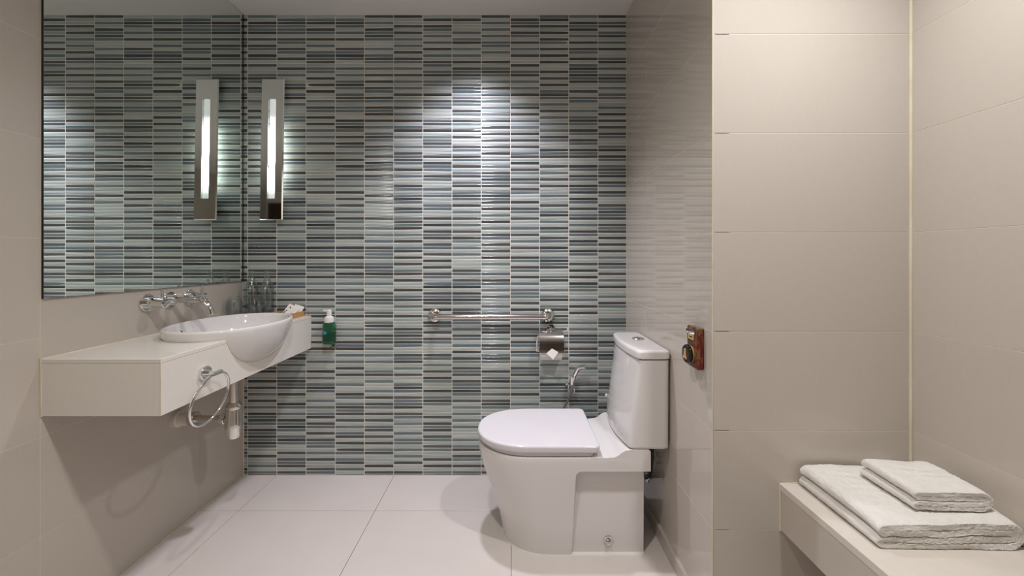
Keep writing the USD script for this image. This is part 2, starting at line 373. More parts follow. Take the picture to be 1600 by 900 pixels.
# ------------------------------------------------------------------ rear of the room (seen only in reflections)
d1 = struct('door_1', box(0.25, 1.15, YR, YR + 0.04, 0, 2.25), 'wood_dark')
part(d1, 'door_handle', cat(tube([(0.32, YR + 0.04, 1.0), (0.32, YR + 0.09, 1.0)], 0.009), tube([(0.315, YR + 0.085, 1.0), (0.43, YR + 0.085, 1.0)], 0.009)), 'chrome', 30)

# ------------------------------------------------------------------ wash basin
BX, BY, BA, BB, ZR, ZC = -1.183, 1.695, 0.20, 0.268, 0.884, 0.8475
ang = np.linspace(0, 2 * np.pi, 96, endpoint=False)
def ring(s, z, da=0.0, e=2.15):
    c, n = np.cos(ang), np.sin(ang)
    return np.stack([BX + (BA * s + da) * np.sign(c) * np.abs(c) ** (2 / e), BY + (BB * s + da) * np.sign(n) * np.abs(n) ** (2 / e), np.full(96, z)], 1)
OUT = [(0.10, 0.6965), (0.25, 0.699), (0.42, 0.706), (0.55, 0.716), (0.66, 0.731), (0.76, 0.750), (0.845, 0.775), (0.905, 0.800), (0.950, 0.828), (0.978, 0.852), (0.990, 0.868), (0.992, 0.876), (0.985, 0.8815), (0.968, ZR)]
INN = [(0.940, ZR - 0.0003), (0.922, 0.8800), (0.905, 0.870), (0.875, 0.850), (0.82, 0.825), (0.74, 0.800), (0.62, 0.780), (0.46, 0.765), (0.28, 0.757), (0.11, 0.753)]
outer = [ring(s, z) for s, z in OUT]
basin_t = loft(outer + [ring(s, z) for s, z in INN])
bas = thing('wash_basin', 'white oval ceramic wash basin set into the stone counter and bulging over its front', 'basin', (BX, BY, 0.6965))
part(bas, 'bowl', basin_t, 'ceramic', 40)
# overflow hole on the wall side, and the drain
ov = np.array([BX - 0.152, BY - 0.085, 0.852]); od = np.array([0.78, 0.42, 0.45])
part(bas, 'overflow_ring', lathe([(0.0, 0.0), (0.0085, 0.0), (0.0085, 0.0020), (0.0, 0.0022)], ov, od, 24), 'chrome', 30)
part(bas, 'overflow_hole', lathe([(0.0, 0.0020), (0.0055, 0.0020), (0.0050, 0.0032), (0.0, 0.0034)], ov, od, 20), 'rubber', 30)

part(bas, 'drain_plug', lathe([(0.0, 0.0), (0.030, 0.0), (0.030, 0.003), (0.024, 0.006), (0.0, 0.007)], (BX, BY, 0.7525)), 'chrome', 30)

# ------------------------------------------------------------------ vanity counter, cut around the basin
XF, ZB = -1.062, 0.675
cut = man(loft([ring(s, z, 0.0015) for s, z in OUT[:10]] + [ring(OUT[9][0], 0.90, 0.0015)]))
van = thing('vanity_counter', 'pale stone vanity counter with deep aprons running along the left wall under the mirror', 'counter', (XL, Y1, ZB))
TS = 0.013
top = man(bev(XL, XF, Y1, YB - 0.0045, ZC - TS, ZC, 0.0015, '+z')) - cut
part(van, 'worktop', top, 'counter_stone', 30)
fr = m3.Manifold.cube((0.02, YB - 0.0045 - Y1, ZC - TS - 0.0008 - ZB)).translate((XF - 0.02, Y1, ZB)) - cut
part(van, 'front_apron', fr, 'counter_stone', 30)
part(van, 'end_apron', box(XL, XF - 0.0203, Y1, Y1 + 0.02, ZB, ZC - TS - 0.0008), 'counter_stone')
part(van, 'corner_joint', tube([(XF - 0.0008, Y1 + 0.0008, ZB + 0.001), (XF - 0.0008, Y1 + 0.0008, ZC - 0.002)], 0.0014, 8), 'cream_sealant')
part(van, 'wall_sealant', tube([(XL + 0.001, Y1 + 0.002, ZC), (XL + 0.001, YB - 0.006, ZC)], 0.0026, 8), 'cream_sealant')
ub = box(XL, XF - 0.0203, Y1 + 0.0203, YB - 0.0045, ZB, ZB + 0.012)
part(van, 'underside', man(ub) - m3.Manifold.cylinder(0.1, 0.034, 0.034, 32).translate((BX, BY, ZB - 0.04)), 'wall_tile_beige')
# the bead of sealant where the bowl meets the apron
bead = []
for s, z in [(s, z) for s, z in zip(np.interp(np.linspace(0.7225, 0.846, 60), [q[1] for q in OUT], [q[0] for q in OUT]), np.linspace(0.7225, 0.846, 60))]:
    r = ring(s, z, 0.0006); i = np.argsort(ang)
    pts = r[(r[:, 1] < BY)]
    if pts[:, 0].max() > XF > pts[:, 0].min():
        o = np.argsort(pts[:, 0]); bead.append((np.interp(XF, pts[o, 0], pts[o, 1]), z))
left_b = [(XF + 0.0005, y, z) for y, z in bead][::-1]
path_b = left_b + [(XF + 0.0005, 2 * BY - y, z) for _, y, z in left_b[::-1]]
part(van, 'basin_sealant', tube(path_b, 0.0019, 8), 'cream_sealant', True)

# ------------------------------------------------------------------ wall tap
TZ = 0.978
tap = thing('wall_tap', 'chrome three-piece wall tap with a curved spout above the oval basin', 'tap', (XL, 1.655, TZ))
def rosette(y, z, r, d=0.010): return lathe([(0, 0), (r, 0), (r, d * 0.75), (r - 0.002, d), (0, d)], (XL, y, z), (1, 0, 0), 48)
for yv, L in ((1.553, 0.078), (1.757, 0.074)):
    h = part(tap, 'valve', lathe([(0, 0.006), (0.0205, 0.006), (0.0205, 0.03), (0.0198, 0.031), (0.0205, 0.032), (0.0205, L - 0.002), (0.0185, L), (0, L)], (XL, yv, TZ), (1, 0, 0), 40), 'chrome', 30)
    part(h, 'lever', cat(tube([(XL + L - 0.016, yv, TZ + 0.012), (XL + L - 0.016, yv, TZ + 0.053)], 0.0052, 16)), 'chrome', 30)
    part(h, 'rosette', rosette(yv, TZ, 0.034), 'chrome', 30)
part(tap, 'spout_rosette', rosette(1.655, TZ, 0.034), 'chrome', 30)
sp = [(XL + 0.005, 1.655, TZ), (XL + 0.06, 1.655, TZ), (XL + 0.10, 1.655, TZ)] + list(bez((XL + 0.112, 1.655, TZ), (XL + 0.150, 1.655, TZ), (XL + 0.168, 1.655, TZ - 0.022), (XL + 0.178, 1.655, TZ - 0.060), 16))
part(tap, 'spout', tube(sp, 0.0125, 24), 'chrome', 30)

# ------------------------------------------------------------------ bottle trap
tr = thing('bottle_trap', 'chrome bottle trap and waste pipe hanging below the basin to the left wall', 'drain pipe', (BX, BY, 0.384))
part(tr, 'tailpiece', tube([(BX, BY, 0.50), (BX, BY, 0.697)], 0.0165, 24), 'worn_chrome', 30)
part(tr, 'trap_nut', lathe([(0, 0.512), (0.030, 0.512), (0.032, 0.517), (0.032, 0.525), (0.029, 0.529), (0.026, 0.533), (0.022, 0.538), (0.0, 0.538)], (BX, BY, 0)), 'worn_chrome', 30)
part(tr, 'trap_body', lathe([(0, 0.436), (0.033, 0.436), (0.034, 0.442), (0.034, 0.452), (0.031, 0.478), (0.029, 0.511), (0, 0.511)], (BX, BY, 0)), 'worn_chrome', 30)
part(tr, 'trap_cup', lathe([(0, 0.384), (0.014, 0.385), (0.023, 0.390), (0.0275, 0.399), (0.029, 0.412), (0.030, 0.435), (0, 0.435)], (BX, BY, 0)), 'chrome', 30)
part(tr, 'outlet_pipe', tube([(BX - 0.02, BY, 0.468), (-1.352, BY, 0.468)], 0.0145, 20), 'worn_chrome', 30)
part(tr, 'outlet_nut', lathe([(0, 0), (0.020, 0), (0.022, 0.003), (0.022, 0.018), (0.019, 0.022), (0, 0.022)], (BX - 0.031, BY, 0.468), (-1, 0, 0), 24), 'chrome', 30)
part(tr, 'wall_nut', lathe([(0, 0), (0.026, 0), (0.030, 0.004), (0.030, 0.02), (0.026, 0.026), (0, 0.026)], (-1.340, BY, 0.468), (-1, 0, 0), 24), 'worn_chrome', 30)
part(tr, 'drain_elbow', tube([(-1.362, BY, 0.468), (-1.408, BY, 0.468), (-1.409, BY, 0.468), (XL, BY, 0.468)], [0.027, 0.027, 0.034, 0.034], 24), 'pvc', 30, label='white plastic drain sleeve at the wall')

# ------------------------------------------------------------------ towel ring on the apron
ry, rz = 1.372, 0.757
tw = thing('towel_ring', 'chrome towel ring on a round rosette fixed to the counter front', 'towel ring', (XF, ry, rz))
part(tw, 'rosette', lathe([(0, 0), (0.025, 0), (0.025, 0.011), (0.023, 0.013), (0, 0.013)], (XF, ry, rz), (1, 0, 0), 40), 'chrome', 30)
part(tw, 'post', tube([(XF + 0.01, ry, rz), (XF + 0.046, ry, rz)], 0.0075, 18), 'chrome', 30)
part(tw, 'clamp', tube([(XF + 0.045, ry - 0.022, rz), (XF + 0.045, ry + 0.022, rz)], 0.0080, 18), 'chrome', 30)
a = np.linspace(0, 2 * np.pi, 97)
Rr = 0.083
part(tw, 'ring', tube([(XF + 0.045 - 0.012 * (1 - math.cos(t)), ry - 0.012 * (1 - math.cos(t)) + Rr * math.sin(t), rz - Rr + Rr * math.cos(t)) for t in a], 0.0044, 14, cap=False), 'chrome', True)

# ------------------------------------------------------------------ mirror
mi = thing('wall_mirror', 'large frameless mirror on the left wall above the tap, reaching the ceiling', 'mirror', (XL, Y1 + 0.004, 1.028))
part(mi, 'mirror_edge', box(XL, XL + 0.0060, Y1 + 0.002, YB - 0.008, 1.029, CEIL - 0.002), 'mirror_edge')
part(mi, 'mirror_glass', box(XL + 0.0061, XL + 0.0068, Y1 + 0.0025, YB - 0.0175, 1.0295, CEIL - 0.0025), 'mirror_silver')

# ------------------------------------------------------------------ sconce
SX, SZ0, SZ1, SW = -1.247, 1.347, 2.086, 0.060
so = thing('wall_sconce', 'tall mirrored wall sconce with a glowing frosted tube on the mosaic wall beside the mirror', 'wall lamp', (SX, YB - 0.004, SZ0))
def tilt(m, pivot=(SX, YB - 0.045, (SZ0 + SZ1) / 2), deg=1.35):
    m = tm(m).copy(); m.apply_transform(trimesh.transformations.rotation_matrix(math.radians(-deg), (1, 0, 0), pivot)); return m
yf = YB - 0.046
plate = man(bev(SX - SW, SX + SW, yf, yf + 0.006, SZ0, SZ1, 0.005, '-y'))
zl0, zl1 = 1.155 + (402 - 312) / 294.7, 1.155 + (402 - 160) / 294.7
slot = m3.Manifold.cube((0.0400, 0.1, zl1 - zl0 + 0.004)).translate((SX - 0.0200, yf - 0.05, zl0 - 0.002))
part(so, 'mirror_plate', tilt(plate - slot), 'plate_mirror')
hh = m3.CrossSection.circle(1.0, 32)
lampg = m3.Manifold.extrude(m3.CrossSection.circle(0.0185, 40), zl1 - zl0).translate((SX, yf + 0.014, zl0))
part(so, 'frosted_tube', tilt(lampg), 'lamp_glass', 30)
part(so, 'bracket', box(SX - 0.025, SX + 0.025, yf + 0.010, YB - 0.0035, SZ0 + 0.02, zl0 - 0.025), 'bracket_grey')
part(so, 'bracket', box(SX - 0.025, SX + 0.025, yf + 0.012, YB - 0.0035, zl1 + 0.025, SZ1 - 0.06), 'bracket_grey')

# ------------------------------------------------------------------ bottles and glasses in the corner of the counter
def bottle(x, y, label):
    b = thing('glass_bottle', label, 'bottle', (x, y, ZC), 'water bottles')
    prof = [(0, 0), (0.031, 0), (0.034, 0.004), (0.034, 0.135), (0.032, 0.150), (0.024, 0.172), (0.0155, 0.190), (0.0135, 0.205), (0.0135, 0.214), (0.0165, 0.216), (0.0165, 0.226), (0.0145, 0.237),
            (0.0115, 0.237), (0.0115, 0.205), (0.0135, 0.190), (0.022, 0.171), (0.0295, 0.149), (0.0315, 0.134), (0.0315, 0.008), (0, 0.006)]
    part(b, 'glass_body', lathe(prof, (x, y, ZC), seg=36), 'glass', 40)
    arc = [(x + 0.0344 * math.sin(t), y - 0.0344 * math.cos(t)) for t in np.linspace(-0.8, 0.8, 14)]
    v, f = [], []
    for i, (px, py) in enumerate(arc):
        hgt = 0.010 * math.sqrt(max(0.05, 1 - (i / 6.5 - 1) ** 2))
        for z in (-hgt, hgt):
            for k in (1.0, 1.012): v.append((x + (px - x) * k, y + (py - y) * k, ZC + 0.056 + z))
    for i in range(13):
        A = i * 4; B = A + 4
        f += [(A + 1, B + 1, B + 3), (A + 1, B + 3, A + 3), (A, A + 2, B + 2), (A, B + 2, B), (A + 2, A + 3, B + 3), (A + 2, B + 3, B + 2), (A, B, B + 1), (A, B + 1, A + 1)]
    part(b, 'label', (v, f), 'label_blue', True, label='blue oval label')
bottle(-1.352, 2.072, 'clear glass water bottle nearest the mirror, in the corner behind the basin')
bottle(-1.272, 2.072, 'clear glass water bottle farther from the mirror, behind the upturned glass')
def tumbler(x, y, label):
    g = thing('drinking_glass', label, 'glass', (x, y, ZC), 'upturned glasses')
    prof = [(0.0300, 0.0), (0.0345, 0.030), (0.0365, 0.060), (0.0345, 0.085), (0.0285, 0.103), (0.0245, 0.112), (0.021, 0.115), (0.0, 0.115),
            (0.0, 0.100), (0.0235, 0.099), (0.0325, 0.083), (0.0345, 0.060), (0.0325, 0.030), (0.0280, 0.0), (0.0300, 0.0)]
    part(g, 'glass_bowl', lathe(prof, (x, y, ZC), seg=36), 'glass', 40)
tumbler(-1.378, 1.978, 'upturned clear drinking glass nearest the left wall, behind the spout')
tumbler(-1.279, 1.996, 'upturned clear drinking glass in front of the bottles, away from the wall')

# wooden tray with paper sachets
ty = thing('wooden_tray', 'small light wooden amenity tray on the counter end behind the basin', 'tray', (-1.16, 2.045, ZC))
tx0, tx1, ty0, ty1 = -1.225, -1.092, 1.995, 2.098
part(ty, 'tray_base', box(tx0, tx1, ty0, ty1, ZC, ZC + 0.006), 'wood_tray')
for q in ((tx0, tx0 + 0.006, ty0, ty1), (tx1 - 0.006, tx1, ty0, ty1), (tx0 + 0.006, tx1 - 0.006, ty0, ty0 + 0.006), (tx0 + 0.006, tx1 - 0.006, ty1 - 0.006, ty1)):
    part(ty, 'tray_side', box(q[0], q[1], q[2], q[3], ZC + (0.006 if q[2] > ty0 or q[3] < ty1 else 0), ZC + 0.026) if False else box(*q, ZC + 0.006, ZC + 0.026), 'wood_tray')
def sachet(x, y, z, w, h, lean, roll, label, marks):
    s = thing('paper_sachet', label, 'sachet', (x, y, z))
    T = trimesh.transformations.translation_matrix((x, y, z)) @ trimesh.transformations.rotation_matrix(roll, (0, 1, 0)) @ trimesh.transformations.rotation_matrix(lean, (1, 0, 0))
    b = tm(cbox(-w / 2, w / 2, 0, 0.004, 0, h, 0.0018, 8)); b.apply_transform(T); part(s, 'packet', b, 'paper', 30)
    for (u, v, mw, mh) in marks:
        k = box(u - mw / 2, u + mw / 2, -0.0006, 0.0001, v - mh / 2, v + mh / 2); k.apply_transform(T); part(s, 'print_mark', k, 'ink')
sachet(-1.150, 2.035, ZC + 0.0075, 0.058, 0.062, -0.50, 0.45, 'white paper sachet with small black print, leaning in the wooden tray', ((-0.012, 0.045, 0.007, 0.006), (-0.018, 0.025, 0.005, 0.005), (-0.022, 0.014, 0.004, 0.016)))
sachet(-1.125, 2.058, ZC + 0.0075, 0.050, 0.058, -0.50, 0.30, 'plain white paper sachet behind the printed one in the wooden tray', ())

# ------------------------------------------------------------------ soap dispenser
dx, dz = -0.953, 0.705
yd = YB - 0.036
sd = thing('soap_dispenser', 'green soap dispenser with white pump on a wall bracket right of the counter', 'soap dispenser', (dx, YB - 0.004, 0.680))
def rrect(w, d, x, y, z, r, n=10):
    pts = np.array(sg.box(-w / 2 + r, -d / 2 + r, w / 2 - r, d / 2 - r).buffer(r, quad_segs=n).exterior.coords)[:-1]
    return np.stack([pts[:, 0] + x, pts[:, 1] + y, np.full(len(pts), z)], 1)
bx = [(0.052, 0.046, 0.705), (0.060, 0.052, 0.709), (0.060, 0.052, 0.800), (0.056, 0.048, 0.812), (0.050, 0.044, 0.818)]
part(sd, 'bottle', loft([rrect(w, d, dx, yd, z, 0.018) for w, d, z in bx]), 'green_liquid', 40)
part(sd, 'bottle_label', loft([rrect(0.0606, 0.0526, dx, yd, z, 0.0183) for z in (0.722, 0.768)]), 'green_label', 40)
part(sd, 'label_emblem', lathe([(0, 0), (0.009, 0), (0.009, 0.0012), (0, 0.0014)], (dx - 0.010, yd - 0.0262, 0.765), (0, -1, 0), 20), 'label_teal', 30)
part(sd, 'collar', lathe([(0, 0.8165), (0.024, 0.8165), (0.0245, 0.822), (0.0245, 0.838), (0.021, 0.845), (0.012, 0.849), (0, 0.849)], (dx, yd, 0)), 'white_plastic', 30)
part(sd, 'pump_head', cat(lathe([(0, 0.848), (0.0125, 0.848), (0.0125, 0.878), (0.010, 0.882), (0, 0.882)], (dx, yd, 0)), cbox(dx - 0.030, dx - 0.005, yd - 0.007, yd + 0.007, 0.871, 0.881, 0.004)), 'white_plastic', 30)
part(sd, 'wall_bracket', cat(tm(extr_y(sg.box(dx + 0.004, 0.678, dx + 0.024, 0.80).buffer(0.0), YB - 0.0095, YB - 0.004)), lathe([(0, 0), (0.014, 0), (0.014, 0.012), (0, 0.012)], (dx + 0.014, YB - 0.004, 0.690), (0, -1, 0), 24)), 'bracket_grey', 30)
part(sd, 'lock_hole', lathe([(0, 0), (0.005, 0), (0.005, 0.0012), (0, 0.0012)], (dx + 0.014, YB - 0.016, 0.691), (0, -1, 0), 16), 'ink', 30)

# ------------------------------------------------------------------ grab bar
gz, gx0, gx1, gy = 0.848, -0.408, 0.190, YB - 0.004
gb = thing('grab_bar', 'polished steel horizontal grab bar on the mosaic wall above the toilet seat', 'grab bar', ((gx0 + gx1) / 2, gy, gz))
for gx in (gx0, gx1):
    fl = part(gb, 'flange', lathe([(0, 0), (0.036, 0), (0.0365, 0.004), (0.034, 0.010), (0.026, 0.015), (0.0165, 0.018), (0, 0.018)], (gx, gy, gz), (0, -1, 0), 40), 'steel_polished', 30)
gd = 0.060
p0 = [(gx0, gy - 0.012, gz)] + list(bez((gx0, gy - 0.025, gz), (gx0, gy - gd, gz), (gx0 + 0.005, gy - gd, gz), (gx0 + 0.045, gy - gd, gz), 10))
p1 = [(gx0 + gx1 - x, y, z) for x, y, z in p0[::-1]]
mid = [(x, gy - gd, gz) for x in np.linspace(gx0 + 0.07, gx1 - 0.07, 8)]
part(gb, 'bar', tube(p0 + mid + p1, 0.0140, 24), 'steel_polished', 30)

# ------------------------------------------------------------------ paper holder and roll
hx0, hx1 = 0.138, 0.262
ph = thing('paper_holder', 'chrome toilet paper holder with curved cover flap on the mosaic wall below the grab bar', 'toilet paper holder', (0.2, YB - 0.004, 0.78))
prof = bez((2.098, 0.768), (2.030, 0.800), (2.005, 0.745), (2.0035, 0.675), 18)
pl = sg.LineString(prof).buffer(0.0009, cap_style=2)
cov = part(ph, 'cover_flap', extr_x(pl, hx0, hx1), 'steel_polished', 30)
part(ph, 'mount', lathe([(0, 0), (0.021, 0), (0.021, 0.010), (0.018, 0.014), (0, 0.014)], (0.205, YB - 0.004, 0.784), (0, -1, 0), 30), 'chrome', 30)
part(ph, 'arm', tube(list(bez((0.205, YB - 0.012, 0.786), (0.195, 2.03, 0.795), (0.170, 2.02, 0.760), (0.134, 2.045, 0.752), 10)) + list(bez((0.131, 2.05, 0.745), (0.128, 2.058, 0.72), (0.128, 2.06, 0.70), (0.128, 2.06, 0.672), 8)) + [(0.140, 2.06, 0.6715), (0.265, 2.06, 0.6715), (0.272, 2.06, 0.6715)], 0.0055, 12), 'chrome', 40)
rl = thing('toilet_roll', 'white toilet paper roll with a folded point, hanging under the chrome cover', 'toilet roll', (0.2, 2.06, 0.6715))
part(rl, 'roll', lathe([(0.0075, 0), (0.0460, 0), (0.0470, 0.002), (0.0470, 0.106), (0.0460, 0.108), (0.0075, 0.108), (0.0075, 0)], (0.146, 2.06, 0.6715), (1, 0, 0), 48), 'paper', 30)
dm = sg.Polygon([(0.172, 0.672), (0.201, 0.697), (0.232, 0.679), (0.206, 0.643)])
fp = extr_y(dm, 2.0005, 2.0022); fp.apply_transform(trimesh.transformations.rotation_matrix(math.radians(-12), (1, 0, 0), (0.2, 2.0015, 0.690))); part(rl, 'folded_point', fp, 'paper')

# ------------------------------------------------------------------ bidet sprayer
bs = thing('bidet_sprayer', 'chrome hand-held bidet sprayer in a wall holder with its hose falling behind the toilet', 'bidet sprayer', (0.295, YB - 0.004, 0.47))
part(bs, 'holder', cat(lathe([(0, 0), (0.016, 0), (0.016, 0.010), (0, 0.012)], (0.298, YB - 0.004, 0.478), (0, -1, 0), 24), cbox(0.288, 0.296, 2.05, 2.108, 0.452, 0.496, 0.003), cbox(0.316, 0.324, 2.05, 2.098, 0.452, 0.480, 0.003), cbox(0.288, 0.324, 2.085, 2.106, 0.462, 0.484, 0.004)), 'chrome', 30)
part(bs, 'handle', tube(list(bez((0.302, 2.066, 0.448), (0.312, 2.062, 0.50), (0.316, 2.06, 0.53), (0.330, 2.056, 0.562), 10)) + list(bez((0.333, 2.055, 0.568), (0.342, 2.05, 0.590), (0.355, 2.045, 0.592), (0.374, 2.035, 0.594), 8)), [0.0085] * 3 + [0.0105] * 5 + [0.0125] * 4 + [0.0125] * 4 + [0.0145] * 2, 18), 'chrome', 40)
part(bs, 'trigger', cbox(0.300, 0.314, 2.040, 2.052, 0.498, 0.542, 0.004), 'chrome', 30)
part(bs, 'hose', tube(list(bez((0.302, 2.066, 0.450), (0.295, 2.066, 0.40), (0.255, 2.075, 0.36), (0.236, 2.085, 0.30), 16)) + list(bez((0.232, 2.087, 0.285), (0.22, 2.095, 0.2), (0.26, 2.095, 0.12), (0.34, 2.1, 0.12), 12)), 0.0062, 12), 'worn_chrome', True)
part(bs, 'angle_valve', lathe([(0, 0), (0.022, 0), (0.022, 0.006), (0.010, 0.010), (0.010, 0.03), (0, 0.03)], (0.345, YB - 0.004, 0.12), (0, -1, 0), 20), 'chrome', 30)

# ------------------------------------------------------------------ toilet
TC = 1.702
wc = thing('toilet', 'white close-coupled ceramic toilet with closed lid standing against the alcove wall', 'toilet', (0.22, TC, 0))
NF, NB_ = 40, 6
def dshape(z, xf, xs, w, xb, rb=0.02, e=2.15):
    """D outline: half superellipse from the front tip xf to xs, straight sides, back at xb with rounded corners."""
    pts = []
    for t in np.linspace(-math.pi / 2, math.pi / 2, NF):
        c, s = math.cos(t), math.sin(t)
        pts.append((xs - (xs - xf) * abs(c) ** (2 / e), TC + w * math.copysign(abs(s) ** (2 / e), s)))
    for cx, cy, a0 in ((xb - rb, TC + w - rb, math.pi / 2), (xb - rb, TC - w + rb, 0)):
        for t in np.linspace(a0, a0 - math.pi / 2, NB_): pts.append((cx + rb * math.cos(t), cy + rb * math.sin(t)))
    return np.array([(x, y, z) for x, y in pts])
W = [(0.0, -0.040, 0.160, 0.158), (0.02, -0.041, 0.160, 0.158), (0.06, -0.048, 0.155, 0.159), (0.11, -0.060, 0.148, 0.162), (0.16, -0.076, 0.138, 0.167), (0.21, -0.094, 0.125, 0.172), (0.26, -0.112, 0.110, 0.178), (0.31, -0.128, 0.095, 0.183), (0.35, -0.138, 0.086, 0.186), (0.375, -0.142, 0.082, 0.187), (0.386, -0.141, 0.082, 0.1862), (0.3905, -0.138, 0.082, 0.183), (0.392, -0.132, 0.082, 0.178)]
body = man(loft([dshape(z, a, b, w, 0.515) for z, a, b, w in W]))
deckp = sg.Polygon([(0.30, 0.334), (0.528, 0.334), (0.528, 0.416), (0.520, 0.4225), (0.455, 0.4225), (0.432, 0.4195), (0.417, 0.411), (0.405, 0.401), (0.390, 0.3940), (0.36, 0.3915), (0.30, 0.391)])
dk = extr_y(deckp, TC - 0.186, TC + 0.186)
body = body + man(dk)
for s in (-1, 1):
    rp = sg.Polygon([(0.226, -0.02), (0.250, 0.334), (0.62, 0.334), (0.62, -0.02)]).buffer(-0.018).buffer(0.018)
    y0, y1 = (TC - 0.30, TC - 0.142) if s < 0 else (TC + 0.142, TC + 0.30)
    rec = m3.Manifold.batch_hull([man(extr_y(rp, TC + s * 0.30, TC + s * 0.2)) if False else man(extr_y(rp.buffer(0.006), min(TC + s * 0.178, TC + s * 0.31), max(TC + s * 0.178, TC + s * 0.31))), man(extr_y(rp.buffer(-0.008), y0, y1))])
    body = body - rec
part(wc, 'bowl', body, 'ceramic', 35)
# seat and lid
def dplate(z0, z1, xf, w, xb, r):
    lv = [(z0, r), (z0 + r * 0.3, r * 0.3), (z0 + r, 0), (z1 - r, 0), (z1 - r * 0.62, r * 0.08), (z1 - r * 0.3, r * 0.3), (z1 - r * 0.08, r * 0.62), (z1, r)]
    return loft([dshape(z, xf + i, 0.080, w - i, xb - i, 0.022 - min(i, 0.015), 2.2) for z, i in lv])
part(wc, 'seat', dplate(0.3930, 0.4085, -0.124, 0.178, 0.316, 0.003), 'seat_plastic', 35)
part(wc, 'lid', dplate(0.4098, 0.4390, -0.145, 0.192, 0.337, 0.009), 'seat_plastic', 35)
for s in (-1, 1): part(wc, 'hinge', cbox(0.322, 0.345, TC + s * 0.085 - 0.02, TC + s * 0.085 + 0.02, 0.389, 0.4115, 0.004), 'seat_plastic', 30)
for s in (-1, 1): part(wc, 'bolt_cap', cat(lathe([(0, 0), (0.019, 0), (0.0195, 0.003), (0.015, 0.0045), (0.0, 0.0045)], (0.377, TC + s * 0.1425, 0.048), (0, s, 0), 28), lathe([(0, 0.0045), (0.009, 0.0045), (0.0085, 0.013), (0.005, 0.015), (0, 0.015)], (0.377, TC + s * 0.1425, 0.048), (0, s, 0), 20)), 'steel_polished', 30)
def tanksec(z, xf, w, xb, r, bow, rb=0.012):
    q = sg.Polygon([(xf + bow * (2 * t - 1) ** 2 * 1.0 - 0.0, TC - w + 2 * w * t) for t in np.linspace(0, 1, 17)] + [(xb, TC + w), (xb, TC - w)]).buffer(-r, quad_segs=8).buffer(r, quad_segs=8)
    ex = q.exterior; n = 120; d = ex.length
    start = ex.project(sg.Point(xb, TC)); pts = []
    for i in range(n):
        p = ex.interpolate((start + d * i / n) % d); pts.append((p.x, p.y, z))
    p = np.array(pts)
    if sg.LinearRing(p[:, :2]).is_ccw: p = p[::-1]
    return p
TH = [(0.4225, 0.432, 0.180, 0.594), (0.428, 0.425, 0.1855, 0.599), (0.436, 0.422, 0.187, 0.600), (0.56, 0.437, 0.188, 0.600), (0.68, 0.453, 0.189, 0.600), (0.764, 0.463, 0.190, 0.600)]
part(wc, 'cistern', loft([tanksec(z, a, w, b, 0.018, 0.026) for z, a, w, b in TH]), 'ceramic', 40)
LH = [(0.7665, 0.006), (0.769, 0.001), (0.774, 0.0), (0.790, 0.0), (0.7955, 0.0018), (0.799, 0.0055), (0.8010, 0.011), (0.8015, 0.016)]
part(wc, 'cistern_lid', loft([tanksec(z, 0.458 + i, 0.194 - i, 0.603 - i, 0.020, 0.022) for z, i in LH]), 'ceramic', 40)
bt = part(wc, 'flush_button', lathe([(0, 0), (0.026, 0), (0.026, 0.004), (0.024, 0.006), (0.021, 0.006), (0.0, 0.0065)], (0.545, TC + 0.02, 0.801), seg=32), 'steel_polished', 30)
part(bt, 'button_half', extr_y(sg.box(0.5441, 0.8072, 0.5459, 0.8078), TC + 0.001, TC + 0.039), 'ink')
part(wc, 'supply_nub', lathe([(0, 0), (0.008, 0), (0.009, 0.006), (0.004, 0.014), (0, 0.015)], (0.452, TC + 0.186, 0.500), (-0.5, 0.9, 0), 16), 'white_plastic', 30)
part(wc, 'floor_sealant', loft([dshape(0.0, -0.043, 0.160, 0.161, 0.516), dshape(0.003, -0.042, 0.160, 0.1595, 0.516)]), 'white_plastic')
# flexible supply hose and waste behind
sv = thing('supply_hose', 'dark flexible water hose looping behind the toilet below the cistern', 'hose', (0.57, 1.75, 0.16))
part(sv, 'hose', tube(bez((0.570, 1.62, 0.4215), (0.565, 1.60, 0.20), (0.575, 1.72, 0.24), (0.597, 1.78, 0.17), 24), 0.0065, 12), 'rubber', True)
part(sv, 'angle_valve', lathe([(0, 0), (0.020, 0), (0.020, 0.004), (0.009, 0.006), (0.009, 0.018), (0, 0.018)], (XA, 1.785, 0.17), (-1, 0, 0), 20), 'chrome', 30)

# ------------------------------------------------------------------ wooden plaque with a knob on the alcove wall
py0, py1, pz0, pz1, pt = 1.255, 1.330, 0.798, 0.931, 0.023
pq = thing('wooden_plaque', 'glossy reddish-brown wooden plaque with a black round knob on the alcove wall beside the cistern', 'wall plaque', (XA, (py0 + py1) / 2, pz0))
part(pq, 'board', cbox(XA - pt, XA, py0, py1, pz0, pz1, 0.005), 'wood_plaque', 30)
part(pq, 'metal_clip', box(XA - pt - 0.0035, XA - pt, py0 + 0.012, py1 - 0.001, pz1 - 0.024, pz1 - 0.011), 'chrome')
tg = part(pq, 'name_tag', box(XA - pt - 0.0025, XA - pt, py0 + 0.022, py0 + 0.060, pz1 - 0.042, pz1 - 0.0245), 'tag_yellow')
for k in range(4): part(tg, 'print_mark', box(XA - pt - 0.0030, XA - pt - 0.0024, py0 + 0.029 + k * 0.006, py0 + 0.033 + k * 0.006, pz1 - 0.036, pz1 - 0.031), 'ink')
kc = np.array([XA - pt, (py0 + py1) / 2 + 0.006, 0.841])
part(pq, 'knob_base', lathe([(0, 0), (0.026, 0), (0.026, 0.006), (0.0, 0.006)], kc, (-1, 0, 0), 36), 'wood_light', 30)
